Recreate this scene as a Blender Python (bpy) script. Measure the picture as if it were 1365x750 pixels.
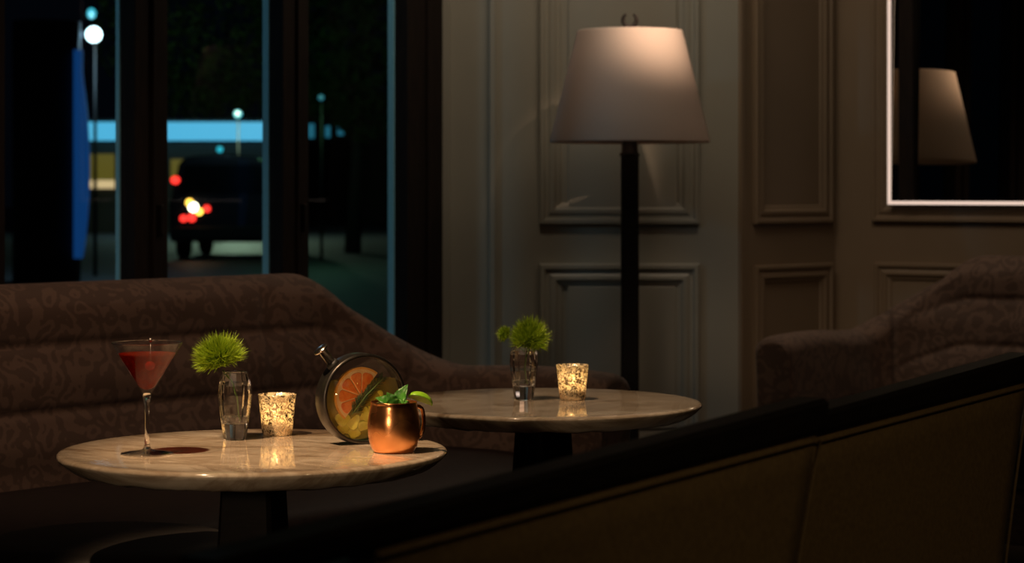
import bpy, math, random
from mathutils import Vector, Matrix
import mathutils.noise as mnoise
random.seed(7)
for o in list(bpy.data.objects): bpy.data.objects.remove(o)
scn = bpy.context.scene
PI = math.pi
# ------------------------------------------------------------------ camera
FPX, HZ, CH = 3000.0, 250.0, 1.10          # focal length in px, horizon row, camera height
cd = bpy.data.cameras.new('camera'); cam = bpy.data.objects.new('camera', cd); scn.collection.objects.link(cam)
cam.location = (0, 0, CH); cam.rotation_euler = (PI/2, 0, 0)
cd.sensor_width = 36; cd.lens = 36*FPX/1365; cd.shift_y = -(375-HZ)/1365
cd.dof.use_dof = True; cd.dof.focus_distance = 3.62; cd.dof.aperture_fstop = 7.5
cd.clip_end = 400
scn.camera = cam
# ------------------------------------------------------------------ world, colour management
w = bpy.data.worlds.new('night'); scn.world = w; w.use_nodes = True
w.node_tree.nodes['Background'].inputs[0].default_value = (0.10, 0.16, 0.30, 1)
w.node_tree.nodes['Background'].inputs[1].default_value = 0.007
vs = scn.view_settings; vs.view_transform = 'Standard'; vs.look = 'None'; vs.exposure = 0.0; vs.gamma = 1; vs.use_curve_mapping = False
cy = scn.cycles
try:
    cy.use_denoising = True; cy.max_bounces = 14; cy.transmission_bounces = 12; cy.transparent_max_bounces = 24
    cy.glossy_bounces = 6; cy.sample_clamp_indirect = 4.0; cy.blur_glossy = 0.5
except Exception: pass
# ------------------------------------------------------------------ lights
def spot(name, loc, aim, power, col, deg, blend=0.6, rad=0.03):
    l = bpy.data.lights.new(name, 'SPOT'); l.energy = power; l.color = col; l.spot_size = math.radians(deg)
    l.spot_blend = blend; l.shadow_soft_size = rad
    o = bpy.data.objects.new(name, l); scn.collection.objects.link(o); o.location = loc
    o.rotation_euler = (Vector(aim)-Vector(loc)).to_track_quat('-Z', 'Y').to_euler(); return o
def area(name, loc, aim, power, col, sx, sy):
    l = bpy.data.lights.new(name, 'AREA'); l.energy = power; l.color = col; l.shape = 'RECTANGLE'; l.size = sx; l.size_y = sy
    o = bpy.data.objects.new(name, l); scn.collection.objects.link(o); o.location = loc
    o.rotation_euler = (Vector(aim)-Vector(loc)).to_track_quat('-Z', 'Y').to_euler(); return o
WARM = (1.0, 0.66, 0.38)
spot('downlight_near_table', (-1.05, 2.80, 2.72), (-0.36, 3.50, 0.70), 385, WARM, 19.5, 0.8, 0.03)
spot('downlight_far_table', (-0.45, 3.60, 2.72), (0.10, 4.27, 0.70), 125, (1, .70, .44), 23, 0.8, 0.03)
spot('downlight_sofa', (-0.45, 4.1, 2.72), (-0.95, 5.35, 0.80), 42, (1, .62, .41), 66, 0.7, 0.08)
spot('downlight_lamp', (0.95, 6.05, 2.70), (0.42, 7.38, 1.53), 225, (1, .66, .45), 12.8, 1.0, 0.06)
spot('downlight_nook', (1.25, 5.9, 2.72), (1.25, 7.1, .6), 17, (1, .62, .40), 58, 1.0, 0.08)
spot('downlight_entry', (1.7, 0.9, 2.6), (0.45, 2.5, 0.60), 28, (1, .68, .34), 50, 1.0, 0.10)
spot('front_fill_spot', (-1.35, 0.35, 1.20), (-0.30, 3.55, 0.72), 76, (1, .70, .44), 14, 1.0, 0.16)  # added low front fill for the near table, no real fixture
spot('street_floodlight', (-7.2, 1.65, 4.6), (-0.9, 7.0, 1.5), 190, (.42, .78, 1.0), 30, .6, .3)
area('wall_washer', (0.45, 6.85, 2.76), (0.45, 7.85, 1.1), 10.5, (1, .80, .60), 1.6, .3)
area('room_fill', (-0.6, 0.6, 2.70), (0.0, 5.5, 1.0), 4.0, (1, .76, .54), 2.2, 1.2)

# ------------------------------------------------------------------ materials
def mat(name, col=(.5,.5,.5), rough=.5, metal=0, **kw):
    m = bpy.data.materials.new(name); m.use_nodes = True
    p = m.node_tree.nodes['Principled BSDF']
    p.inputs['Base Color'].default_value = (*col, 1); p.inputs['Roughness'].default_value = rough; p.inputs['Metallic'].default_value = metal
    for k, v in kw.items():
        k = {'trans':'Transmission Weight','ior':'IOR','coat':'Coat Weight','sheen':'Sheen Weight','spec':'Specular IOR Level',
             'emis':'Emission Strength','ecol':'Emission Color','sss':'Subsurface Weight','alpha':'Alpha'}[k]
        p.inputs[k].default_value = (*v, 1) if isinstance(v, tuple) else v
    return m
def N(m, t, **kw):
    n = m.node_tree.nodes.new(t)
    for k, v in kw.items():
        if k in n.inputs.keys() if hasattr(n.inputs, 'keys') else False: n.inputs[k].default_value = v
        else: setattr(n, k, v)
    return n
def L(m, a, b): m.node_tree.links.new(a, b)
def P(m): return m.node_tree.nodes['Principled BSDF']
def ramp(m, stops, interp='LINEAR'):
    r = m.node_tree.nodes.new('ShaderNodeValToRGB'); cr = r.color_ramp; cr.interpolation = interp
    while len(cr.elements) < len(stops): cr.elements.new(.5)
    for e, (p, c) in zip(cr.elements, stops): e.position = p; e.color = (*c, 1)
    return r
def coords(m, scale=(1,1,1), rot=(0,0,0)):
    t = N(m, 'ShaderNodeTexCoord'); mp = N(m, 'ShaderNodeMapping'); mp.inputs['Scale'].default_value = scale
    mp.inputs['Rotation'].default_value = rot; L(m, t.outputs['Object'], mp.inputs[0]); return mp.outputs[0]
def noisecol(m, stops, scale, detail=4, rough=.55, sc=(1,1,1), dist=0, bump=0, bdist=.002, rot=(0,0,0)):
    v = coords(m, sc, rot); n = N(m, 'ShaderNodeTexNoise'); n.inputs['Scale'].default_value = scale; n.inputs['Detail'].default_value = detail
    n.inputs['Roughness'].default_value = rough; n.inputs['Distortion'].default_value = dist; L(m, v, n.inputs['Vector'])
    r = ramp(m, stops); L(m, n.outputs['Fac'], r.inputs[0]); L(m, r.outputs[0], P(m).inputs['Base Color'])
    if bump:
        b = N(m, 'ShaderNodeBump'); b.inputs['Strength'].default_value = bump; b.inputs['Distance'].default_value = bdist
        L(m, n.outputs['Fac'], b.inputs['Height']); L(m, b.outputs[0], P(m).inputs['Normal'])
    return n
def emis(name, col, s):
    m = mat(name, (.02,.02,.02), .5); P(m).inputs['Emission Color'].default_value = (*col, 1); P(m).inputs['Emission Strength'].default_value = s
    return m
def thin_glass(name, tint=(1,1,1), refl=1.0, rough=0.02):
    m = bpy.data.materials.new(name); m.use_nodes = True; nt = m.node_tree; nt.nodes.clear()
    o = nt.nodes.new('ShaderNodeOutputMaterial'); t = nt.nodes.new('ShaderNodeBsdfTransparent'); g = nt.nodes.new('ShaderNodeBsdfGlossy')
    t.inputs[0].default_value = (*tint, 1); g.inputs['Roughness'].default_value = rough
    f = nt.nodes.new('ShaderNodeFresnel'); ge = nt.nodes.new('ShaderNodeNewGeometry'); pw = nt.nodes.new('ShaderNodeMath'); pw.operation = 'MULTIPLY_ADD'
    pw.inputs[1].default_value = 1/1.5-1.5; pw.inputs[2].default_value = 1.5; nt.links.new(ge.outputs['Backfacing'], pw.inputs[0]); nt.links.new(pw.outputs[0], f.inputs[0]); mx = nt.nodes.new('ShaderNodeMixShader')
    k = nt.nodes.new('ShaderNodeMath'); k.operation = 'MULTIPLY'; k.inputs[1].default_value = refl
    nt.links.new(f.outputs[0], k.inputs[0]); nt.links.new(k.outputs[0], mx.inputs[0]); nt.links.new(t.outputs[0], mx.inputs[1])
    nt.links.new(g.outputs[0], mx.inputs[2]); nt.links.new(mx.outputs[0], o.inputs[0]); return m

M = {}
# damask fabric: leafy curls in two close tones
def damask(name, dark, light, sc=7.0):
    m = mat(name, dark, .75, sheen=.15); v = coords(m)
    n = N(m, 'ShaderNodeTexNoise'); n.inputs['Scale'].default_value = sc*.55; n.inputs['Detail'].default_value = 1.5; L(m, v, n.inputs['Vector'])
    mx = N(m, 'ShaderNodeMixRGB'); mx.inputs[0].default_value = .16; L(m, v, mx.inputs[1]); L(m, n.outputs['Color'], mx.inputs[2])
    vo = N(m, 'ShaderNodeTexVoronoi'); vo.feature = 'SMOOTH_F1'; vo.inputs['Scale'].default_value = sc; vo.inputs['Smoothness'].default_value = .3; L(m, mx.outputs[0], vo.inputs['Vector'])
    a = N(m, 'ShaderNodeMath'); a.operation = 'MULTIPLY'; a.inputs[1].default_value = 15; L(m, vo.outputs['Distance'], a.inputs[0])
    n2 = N(m, 'ShaderNodeTexNoise'); n2.inputs['Scale'].default_value = sc*2.6; n2.inputs['Detail'].default_value = 2; L(m, v, n2.inputs['Vector'])
    b = N(m, 'ShaderNodeMath'); b.operation = 'MULTIPLY_ADD'; b.inputs[1].default_value = 7; L(m, n2.outputs['Fac'], b.inputs[0]); L(m, a.outputs[0], b.inputs[2])
    s = N(m, 'ShaderNodeMath'); s.operation = 'SINE'; L(m, b.outputs[0], s.inputs[0])
    r = ramp(m, [(0, dark), (.48, dark), (.62, light), (1, light)]); 
    h = N(m, 'ShaderNodeMath'); h.operation = 'MULTIPLY_ADD'; h.inputs[1].default_value = .5; h.inputs[2].default_value = .5; L(m, s.outputs[0], h.inputs[0])
    L(m, h.outputs[0], r.inputs[0]); L(m, r.outputs[0], P(m).inputs['Base Color'])
    w2 = N(m, 'ShaderNodeTexNoise'); w2.inputs['Scale'].default_value = 420; L(m, v, w2.inputs['Vector'])
    bp = N(m, 'ShaderNodeBump'); bp.inputs['Strength'].default_value = .25; bp.inputs['Distance'].default_value = .001
    L(m, w2.outputs['Fac'], bp.inputs['Height']); L(m, bp.outputs[0], P(m).inputs['Normal']); return m
M['damask'] = damask('brown_damask', (.094, .058, .041), (.148, .094, .067), 17.0)
M['leather'] = mat('dark_leather', (.030, .020, .017), .55, spec=.22); noisecol(M['leather'], [(.3,(.014,.010,.009)),(.7,(.026,.018,.016))], 60, bump=.15)
M['ottoman'] = mat('ottoman_hide', (.03,.026,.022), .6); noisecol(M['ottoman'], [(.3,(.010,.008,.007)),(.7,(.024,.019,.016))], 18, sc=(1,6,1), bump=.1, rot=(0,0,.9))
M['black_wood'] = mat('black_lacquered_wood', (.004,.003,.003), .6, spec=.15); noisecol(M['black_wood'], [(.3,(.004,.0035,.003)),(.7,(.009,.007,.006))], 30, sc=(1,1,8))
M['frame_wood'] = mat('dark_frame_wood', (.012,.008,.006), .7, spec=.2); noisecol(M['frame_wood'], [(.3,(.010,.007,.006)),(.7,(.022,.014,.010))], 20, sc=(4,4,.4))
M['olive'] = mat('olive_brown_fabric', (.10,.065,.03), .85); noisecol(M['olive'], [(.3,(.095,.062,.022)),(.7,(.135,.092,.034))], 160, bump=.2, bdist=.001)
M['paint'] = mat('grey_green_panel_paint', (.34,.325,.265), .42); noisecol(M['paint'], [(.3,(.325,.31,.25)),(.7,(.355,.34,.278))], 3, bump=0)
M['paint_nook'] = mat('nook_panel_paint', (.33,.27,.20), .45); noisecol(M['paint_nook'], [(.3,(.25,.185,.12)),(.7,(.28,.21,.14))], 3)
M['floor'] = mat('dark_plank_floor', (.04,.03,.022), .4); noisecol(M['floor'], [(.3,(.025,.017,.012)),(.7,(.055,.038,.026))], 8, sc=(1,9,1))
M['ceiling'] = mat('ceiling_paint', (.30,.28,.25), .9); noisecol(M['ceiling'], [(.3,(.28,.26,.23)),(.7,(.32,.30,.27))], 4)
M['marble'] = mat('cream_marble', (.6,.5,.4), .09, coat=.35)
def marble(m):
    v = coords(m, (1, 1, 1), (0, 0, .22))
    mp = N(m, 'ShaderNodeMapping'); mp.inputs['Scale'].default_value = (1.0, 3.2, 2.0); L(m, v, mp.inputs[0])
    n1 = N(m, 'ShaderNodeTexNoise'); n1.inputs['Scale'].default_value = 3.0; n1.inputs['Detail'].default_value = 7; n1.inputs['Roughness'].default_value = .62; n1.inputs['Distortion'].default_value = .9; L(m, mp.outputs[0], n1.inputs['Vector'])
    n2 = N(m, 'ShaderNodeTexNoise'); n2.inputs['Scale'].default_value = 13; n2.inputs['Detail'].default_value = 6; n2.inputs['Roughness'].default_value = .65; n2.inputs['Distortion'].default_value = .5; L(m, v, n2.inputs['Vector'])
    r1 = ramp(m, [(.30,(.20,.135,.085)), (.40,(.40,.30,.205)), (.48,(.66,.55,.42)), (.55,(.46,.36,.26)), (.62,(.68,.58,.45)), (.74,(.72,.63,.51))]); L(m, n1.outputs['Fac'], r1.inputs[0])
    r2 = ramp(m, [(.35,(.72,.66,.6)), (.6,(1,1,1))]); L(m, n2.outputs['Fac'], r2.inputs[0])
    mx = N(m, 'ShaderNodeMixRGB'); mx.blend_type = 'MULTIPLY'; mx.inputs[0].default_value = .8; L(m, r1.outputs[0], mx.inputs[1]); L(m, r2.outputs[0], mx.inputs[2])
    L(m, mx.outputs[0], P(m).inputs['Base Color'])
marble(M['marble'])
M['glass'] = mat('clear_glass', (1,1,1), 0.0, trans=1.0, ior=1.5)
M['crystal'] = mat('cut_crystal', (.98,.99,1), 0.0, trans=1.0, ior=1.55)
M['water'] = mat('water', (.97,.98,1), 0.0, trans=1.0, ior=1.33)
M['thin'] = thin_glass('blown_glass', (.985,.985,.985), .5); M['thin_foot'] = thin_glass('blown_glass_foot', (.95,.95,.95), 2.2)
M['pane'] = thin_glass('window_pane', (.86,.92,.95), .09)
M['flask_glass'] = thin_glass('flask_glass', (.98,.98,.98), .7)
M['steel'] = mat('brushed_steel', (.62,.56,.50), .22, 1); noisecol(M['steel'], [(.3,(.56,.50,.44)),(.7,(.68,.62,.55))], 200, sc=(1,1,.1))
M['gunmetal'] = mat('gunmetal_hoop', (.07,.065,.06), .36, .9); noisecol(M['gunmetal'], [(.3,(.055,.050,.045)),(.7,(.085,.078,.07))], 90)
M['black_rubber'] = mat('black_stopper', (.01,.01,.01), .6); noisecol(M['black_rubber'], [(.3,(.008,.008,.008)),(.7,(.014,.014,.014))], 90)
M['copper'] = mat('polished_copper', (.86,.40,.20), .15, 1)
def hammered(m):
    n = noisecol(m, [(.3,(.86,.36,.13)),(.7,(.94,.45,.19))], 14, detail=2)
    v = coords(m); vo = N(m, 'ShaderNodeTexNoise'); vo.inputs['Scale'].default_value = 55; vo.inputs['Detail'].default_value = 2; L(m, v, vo.inputs['Vector'])
    b = N(m, 'ShaderNodeBump'); b.inputs['Strength'].default_value = .12; b.inputs['Distance'].default_value = .002; L(m, vo.outputs['Fac'], b.inputs['Height']); L(m, b.outputs[0], P(m).inputs['Normal'])
    r = ramp(m, [(.35,(.20,)*3), (.65,(.38,)*3)]); L(m, n.outputs['Fac'], r.inputs[0]); L(m, r.outputs[0], P(m).inputs['Roughness'])
hammered(M['copper'])
def leafmat(name, a, b, sc=60, rough=.5, tr=.25):
    m = mat(name, a, rough); noisecol(m, [(.35, a), (.65, b)], sc)
    nt = m.node_tree; out = [n for n in nt.nodes if n.type == 'OUTPUT_MATERIAL'][0]
    t = nt.nodes.new('ShaderNodeBsdfTranslucent'); t.inputs[0].default_value = (*b, 1); mx = nt.nodes.new('ShaderNodeMixShader'); mx.inputs[0].default_value = tr
    nt.links.new(P(m).outputs[0], mx.inputs[1]); nt.links.new(t.outputs[0], mx.inputs[2]); nt.links.new(mx.outputs[0], out.inputs[0]); return m
M['bloom'] = leafmat('lime_green_bloom', (.15,.27,.008), (.36,.50,.018), 120, .6, .22)
M['mint'] = leafmat('mint_leaf', (.03,.14,.015), (.08,.30,.03), 90, .35, .2)
M['rosemary'] = leafmat('rosemary_needle', (.030,.055,.018), (.085,.13,.045), 120, .5, .1)
M['stem'] = mat('green_stem', (.12,.22,.04), .5); noisecol(M['stem'], [(.3,(.09,.17,.03)),(.7,(.16,.28,.06))], 80)
M['lime_skin'] = mat('lime_rind', (.22,.48,.02), .3); noisecol(M['lime_skin'], [(.3,(.16,.40,.012)),(.7,(.34,.60,.04))], 70, bump=.2)
M['lime_flesh'] = mat('lime_flesh', (.45,.55,.12), .3, sss=.2); noisecol(M['lime_flesh'], [(.3,(.35,.47,.08)),(.7,(.6,.68,.2))], 90, sc=(1,1,1))
M['rind'] = mat('grapefruit_rind', (.90,.42,.05), .4); noisecol(M['rind'], [(.3,(.85,.36,.04)),(.7,(.98,.50,.08))], 120)
M['pith'] = mat('grapefruit_pith', (.95,.70,.34), .5); noisecol(M['pith'], [(.3,(.92,.56,.20)),(.7,(.98,.70,.34))], 90)
M['pulp'] = mat('grapefruit_pulp', (.90,.20,.04), .28); noisecol(M['pulp'], [(.3,(.90,.17,.02)),(.7,(1,.36,.08))], 160, sc=(1,1,1), bump=.3, bdist=.001)
M['lemon'] = mat('lemon_chunk', (.80,.66,.06), .35, sss=.1); noisecol(M['lemon'], [(.3,(.70,.55,.04)),(.7,(.88,.76,.12))], 80)
M['cherry'] = mat('cherry', (.30,.01,.01), .15); noisecol(M['cherry'], [(.3,(.25,.008,.008)),(.7,(.36,.016,.012))], 60)
M['wax'] = mat('candle_wax', (.90,.80,.62), .5, sss=.3); noisecol(M['wax'], [(.3,(.88,.78,.60)),(.7,(.93,.84,.67))], 40)
M['tin'] = mat('tealight_tin', (.7,.68,.65), .3, 1); noisecol(M['tin'], [(.3,(.65,.63,.6)),(.7,(.75,.73,.7))], 80)
M['flame'] = emis('flame', (1,.62,.22), 60)
# yellow herbal drink: cloudy, lets light through
def cloudy(name, tint, body, k):
    m = bpy.data.materials.new(name); m.use_nodes = True; nt = m.node_tree; nt.nodes.clear()
    o = nt.nodes.new('ShaderNodeOutputMaterial'); t = nt.nodes.new('ShaderNodeBsdfTransparent'); t.inputs[0].default_value = (*tint, 1)
    d = nt.nodes.new('ShaderNodeBsdfDiffuse'); d.inputs[0].default_value = (*body, 1); tr = nt.nodes.new('ShaderNodeBsdfTranslucent'); tr.inputs[0].default_value = (*body, 1)
    a = nt.nodes.new('ShaderNodeMixShader'); b = nt.nodes.new('ShaderNodeMixShader'); a.inputs[0].default_value = .5; b.inputs[0].default_value = k
    nt.links.new(d.outputs[0], a.inputs[1]); nt.links.new(tr.outputs[0], a.inputs[2]); nt.links.new(t.outputs[0], b.inputs[1]); nt.links.new(a.outputs[0], b.inputs[2])
    nt.links.new(b.outputs[0], o.inputs[0]); return m
M['drink'] = cloudy('yellow_herbal_drink', (.80,.74,.36), (.62,.56,.20), .35)
M['martini'] = cloudy('amber_red_cocktail', (.42,.15,.08), (.66,.035,.008), .12)
# mercury glass: silvering with worn clear flakes
def mercury(name):
    m = bpy.data.materials.new(name); m.use_nodes = True; nt = m.node_tree; p = P(m)
    p.inputs['Base Color'].default_value = (.86,.70,.46,1); p.inputs['Metallic'].default_value = 1; p.inputs['Roughness'].default_value = .25
    out = [n for n in nt.nodes if n.type == 'OUTPUT_MATERIAL'][0]
    v = coords(m); n = N(m, 'ShaderNodeTexNoise'); n.inputs['Scale'].default_value = 165; n.inputs['Detail'].default_value = 4; n.inputs['Distortion'].default_value = 1.6; L(m, v, n.inputs['Vector'])
    r = ramp(m, [(.40,(0,0,0)), (.56,(1,1,1))]); L(m, n.outputs['Fac'], r.inputs[0])
    tl = nt.nodes.new('ShaderNodeBsdfTranslucent'); tl.inputs[0].default_value = (1,.90,.70,1)
    tp = nt.nodes.new('ShaderNodeBsdfTransparent'); tp.inputs[0].default_value = (1,.9,.7,1)
    df = nt.nodes.new('ShaderNodeBsdfDiffuse'); df.inputs[0].default_value = (.85,.72,.52,1)
    g = nt.nodes.new('ShaderNodeMixShader'); g.inputs[0].default_value = .5; L(m, tl.outputs[0], g.inputs[1]); L(m, df.outputs[0], g.inputs[2])
    g2 = nt.nodes.new('ShaderNodeMixShader'); g2.inputs[0].default_value = .26; L(m, g.outputs[0], g2.inputs[1]); L(m, tp.outputs[0], g2.inputs[2])
    n2 = N(m, 'ShaderNodeTexNoise'); n2.inputs['Scale'].default_value = 48; n2.inputs['Detail'].default_value = 3; L(m, v, n2.inputs['Vector'])
    r2 = ramp(m, [(.41,(.10,.07,.035)), (.51,(.92,.78,.55))]); L(m, n2.outputs['Fac'], r2.inputs[0]); L(m, r2.outputs[0], p.inputs['Base Color'])
    bp = N(m, 'ShaderNodeBump'); bp.inputs['Strength'].default_value = .5; bp.inputs['Distance'].default_value = .0015; L(m, n.outputs['Fac'], bp.inputs['Height']); L(m, bp.outputs[0], p.inputs['Normal'])
    mx = nt.nodes.new('ShaderNodeMixShader'); L(m, r.outputs[0], mx.inputs[0]); L(m, p.outputs[0], mx.inputs[1]); L(m, g2.outputs[0], mx.inputs[2])
    L(m, mx.outputs[0], out.inputs[0]); return m
M['mercury'] = mercury('mercury_glass')
# lamp shade linen
def linen(name, c):
    m = mat(name, c, .9); nt = m.node_tree; out = [n for n in nt.nodes if n.type == 'OUTPUT_MATERIAL'][0]
    v = coords(m, (1,1,1)); n = N(m, 'ShaderNodeTexNoise'); n.inputs['Scale'].default_value = 260; L(m, v, n.inputs['Vector'])
    r = ramp(m, [(.3, tuple(x*.94 for x in c)), (.7, c)]); L(m, n.outputs['Fac'], r.inputs[0]); L(m, r.outputs[0], P(m).inputs['Base Color'])
    t = nt.nodes.new('ShaderNodeBsdfTranslucent'); t.inputs[0].default_value = (.9,.66,.5,1); mx = nt.nodes.new('ShaderNodeMixShader'); mx.inputs[0].default_value = .25
    L(m, P(m).outputs[0], mx.inputs[1]); L(m, t.outputs[0], mx.inputs[2]); L(m, mx.outputs[0], out.inputs[0]); return m
M['linen'] = linen('pale_linen_shade', (.80,.70,.62))
M['iron'] = mat('blackened_iron', (.012,.010,.009), .5, .3); noisecol(M['iron'], [(.3,(.009,.007,.006)),(.7,(.018,.014,.012))], 60)
M['mirror'] = mat('mirror_glass', (.42,.40,.34), .0, 1)
M['strip'] = emis('emissive_bright_edge', (1,.74,.60), .85)  # brightness of the mirror edge set as emission
M['alu'] = mat('street_lit_aluminium', (.80,.82,.84), .5); noisecol(M['alu'], [(.3,(.44,.80,.86)),(.7,(.48,.85,.91))], 40)  # street light's cyan painted into the metal's colour
# outdoors
M['asphalt'] = mat('asphalt', (.05,.05,.055), .6); noisecol(M['asphalt'], [(.3,(.022,.022,.026)),(.7,(.045,.045,.05))], 2)
M['dark_facade'] = mat('dark_facade', (.02,.018,.016), .8); noisecol(M['dark_facade'], [(.3,(.016,.014,.012)),(.7,(.026,.022,.02))], 1)
M['car_paint'] = mat('dark_car_paint', (.012,.013,.016), .25, coat=.5); noisecol(M['car_paint'], [(.3,(.010,.011,.014)),(.7,(.014,.015,.018))], 3)
M['car_glass'] = mat('car_window_glass', (.01,.012,.012), .12); noisecol(M['car_glass'], [(.3,(.008,.010,.010)),(.7,(.012,.014,.014))], 2)
M['tyre'] = mat('tyre', (.01,.01,.01), .8); noisecol(M['tyre'], [(.3,(.008,.008,.008)),(.7,(.013,.013,.013))], 30)
M['leaf'] = mat('street_tree_leaf', (.03,.07,.015), .6); noisecol(M['leaf'], [(.3,(.02,.05,.01)),(.7,(.05,.10,.02))], 3)
M['bark'] = mat('bark', (.04,.03,.02), .8); noisecol(M['bark'], [(.3,(.03,.02,.015)),(.7,(.05,.04,.03))], 10)
M['e_cyan'] = emis('cyan_lit_fascia', (.10,.50,.75), 1.05)
M['e_yellow'] = emis('yellow_lit_shop_window', (.42,.30,.03), .28)
M['e_cream'] = emis('cream_lit_strip', (.9,.6,.28), .9)
M['e_white'] = emis('white_lamp_glow', (.75,1.0,1.0), 6.0)
M['e_teal'] = emis('teal_lamp_glow', (.03,.50,.60), 1.2)
M['e_dim'] = emis('dim_cyan_window', (.04,.30,.42), .42)
M['e_blue'] = emis('blue_lit_panel', (.012,.10,.36), .36)
M['e_red'] = emis('red_tail_lamp', (1,.03,.02), 3.0)
M['e_amber'] = emis('amber_lamp', (1,.50,.06), 5.0)
M['e_head'] = emis('white_reversing_lamp', (1,.85,.55), 9.0)

# ------------------------------------------------------------------ mesh helpers
class MB:
    def __init__(s): s.v = []; s.f = []; s.sm = []
    def add(s, vs, fs, smooth=True, mtx=None):
        b = len(s.v); s.v += [tuple(mtx @ Vector(v)) if mtx else tuple(v) for v in vs]
        s.f += [tuple(i+b for i in f) for f in fs]; s.sm += [smooth]*len(fs); return s
    def box(s, x0, y0, z0, x1, y1, z1, mtx=None):
        vs = [(x0,y0,z0),(x1,y0,z0),(x1,y1,z0),(x0,y1,z0),(x0,y0,z1),(x1,y0,z1),(x1,y1,z1),(x0,y1,z1)]
        return s.add(vs, [(0,3,2,1),(4,5,6,7),(0,1,5,4),(1,2,6,5),(2,3,7,6),(3,0,4,7)], False, mtx)
    def lathe(s, prof, n=48, mtx=None, smooth=True, a0=0, a1=2*PI, phase=0):
        full = abs(a1-a0-2*PI) < 1e-6; m = n if full else n+1; vs = []; fs = []
        for i in range(m):
            a = a0+(a1-a0)*i/n+phase
            for r, z in prof: vs.append((max(r, 1e-5)*math.cos(a), max(r, 1e-5)*math.sin(a), z))
        k = len(prof)
        for i in range(n):
            j = (i+1) % m
            for q in range(k-1): fs.append((i*k+q, j*k+q, j*k+q+1, i*k+q+1))
        return s.add(vs, fs, smooth, mtx)
    def tube(s, pts, rad, n=10, mtx=None, closed=False, caps=True):
        pts = [Vector(p) for p in pts]; m = len(pts); rads = rad if isinstance(rad, (list, tuple)) else [rad]*m
        vs = []; fs = []; up = None
        for i, p in enumerate(pts):
            a = pts[(i-1) % m] if (closed or i > 0) else p; b = pts[(i+1) % m] if (closed or i < m-1) else p
            t = (b-a).normalized()
            if up is None: up = t.orthogonal().normalized()
            up = (up - t*up.dot(t)).normalized(); w_ = t.cross(up)
            for k in range(n): an = 2*PI*k/n; vs.append(p+(up*math.cos(an)+w_*math.sin(an))*rads[i])
        for i in range(m if closed else m-1):
            j = (i+1) % m
            for k in range(n): l = (k+1) % n; fs.append((i*n+k, i*n+l, j*n+l, j*n+k))
        if caps and not closed: fs.append(tuple(range(n-1,-1,-1))); fs.append(tuple((m-1)*n+k for k in range(n)))
        return s.add(vs, fs, True, mtx)
    def ball(s, c, r, n=16, mtx=None, sc=(1,1,1)):
        vs = []; fs = []; h = n//2
        for i in range(h+1):
            th = PI*i/h
            for k in range(n): a = 2*PI*k/n; vs.append((c[0]+r*sc[0]*math.sin(th)*math.cos(a), c[1]+r*sc[1]*math.sin(th)*math.sin(a), c[2]+r*sc[2]*math.cos(th)))
        for i in range(h):
            for k in range(n): l = (k+1) % n; fs.append((i*n+k, (i+1)*n+k, (i+1)*n+l, i*n+l))
        return s.add(vs, fs, True, mtx)
    def prism(s, poly, h0, h1, mtx=None, smooth=False):
        n = len(poly); vs = [(x,y,h0) for x,y in poly]+[(x,y,h1) for x,y in poly]
        fs = [tuple(range(n-1,-1,-1)), tuple(range(n,2*n))]+[(i,(i+1)%n,n+(i+1)%n,n+i) for i in range(n)]
        return s.add(vs, fs, smooth, mtx)
    def grid(s, rows, mtx=None, smooth=True, close=False):
        m = len(rows); n = len(rows[0]); vs = [v for r in rows for v in r]; fs = []
        for i in range(m-1):
            for j in range(n if close else n-1): k = (j+1) % n; fs.append((i*n+j, (i+1)*n+j, (i+1)*n+k, i*n+k))
        return s.add(vs, fs, smooth, mtx)
    def build(s, name, m, parent=None, loc=None, bevel=0, seg=2, subsurf=0, fix=True):
        me = bpy.data.meshes.new(name); me.from_pydata(s.v, [], s.f); me.update()
        for p, k in zip(me.polygons, s.sm): p.use_smooth = k
        if fix:
            import bmesh
            bm = bmesh.new(); bm.from_mesh(me); bmesh.ops.remove_doubles(bm, verts=bm.verts, dist=1e-6)
            bmesh.ops.recalc_face_normals(bm, faces=bm.faces); bm.to_mesh(me); bm.free()
        me.materials.append(M[m] if isinstance(m, str) else m)
        o = bpy.data.objects.new(name, me); scn.collection.objects.link(o)
        if parent is not None: o.parent = parent
        if loc: o.location = loc
        if bevel:
            b = o.modifiers.new('bevel', 'BEVEL'); b.width = bevel; b.segments = seg; b.limit_method = 'ANGLE'; b.angle_limit = .6
            for p in me.polygons: p.use_smooth = True
            try: b.harden_normals = True
            except Exception: pass
        if subsurf: q = o.modifiers.new('subsurf', 'SUBSURF'); q.levels = subsurf; q.render_levels = subsurf
        return o
def tag(o, label=None, cat=None, group=None, kind=None):
    if label: o['label'] = label
    if cat: o['category'] = cat
    if group: o['group'] = group
    if kind: o['kind'] = kind
    return o
def empty(name, loc, rz=0, **kw):
    o = bpy.data.objects.new(name, None); scn.collection.objects.link(o); o.location = loc; o.rotation_euler = (0,0,rz); o.empty_display_size = .05
    return tag(o, **kw)
def copy_tree(o, parent=None):
    c = o.copy(); scn.collection.objects.link(c)
    if parent is not None: c.parent = parent
    for ch in list(o.children): copy_tree(ch, c)
    return c
def struct(name, mb, m, **kw): return tag(mb.build(name, m, **kw), kind='structure')
def wp(px, py, Y): return Vector(((px-682.5)*Y/FPX, Y, CH-(py-HZ)*Y/FPX))
def sstep(a, b, x): t = min(1, max(0, (x-a)/(b-a))); return t*t*(3-2*t)

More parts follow.
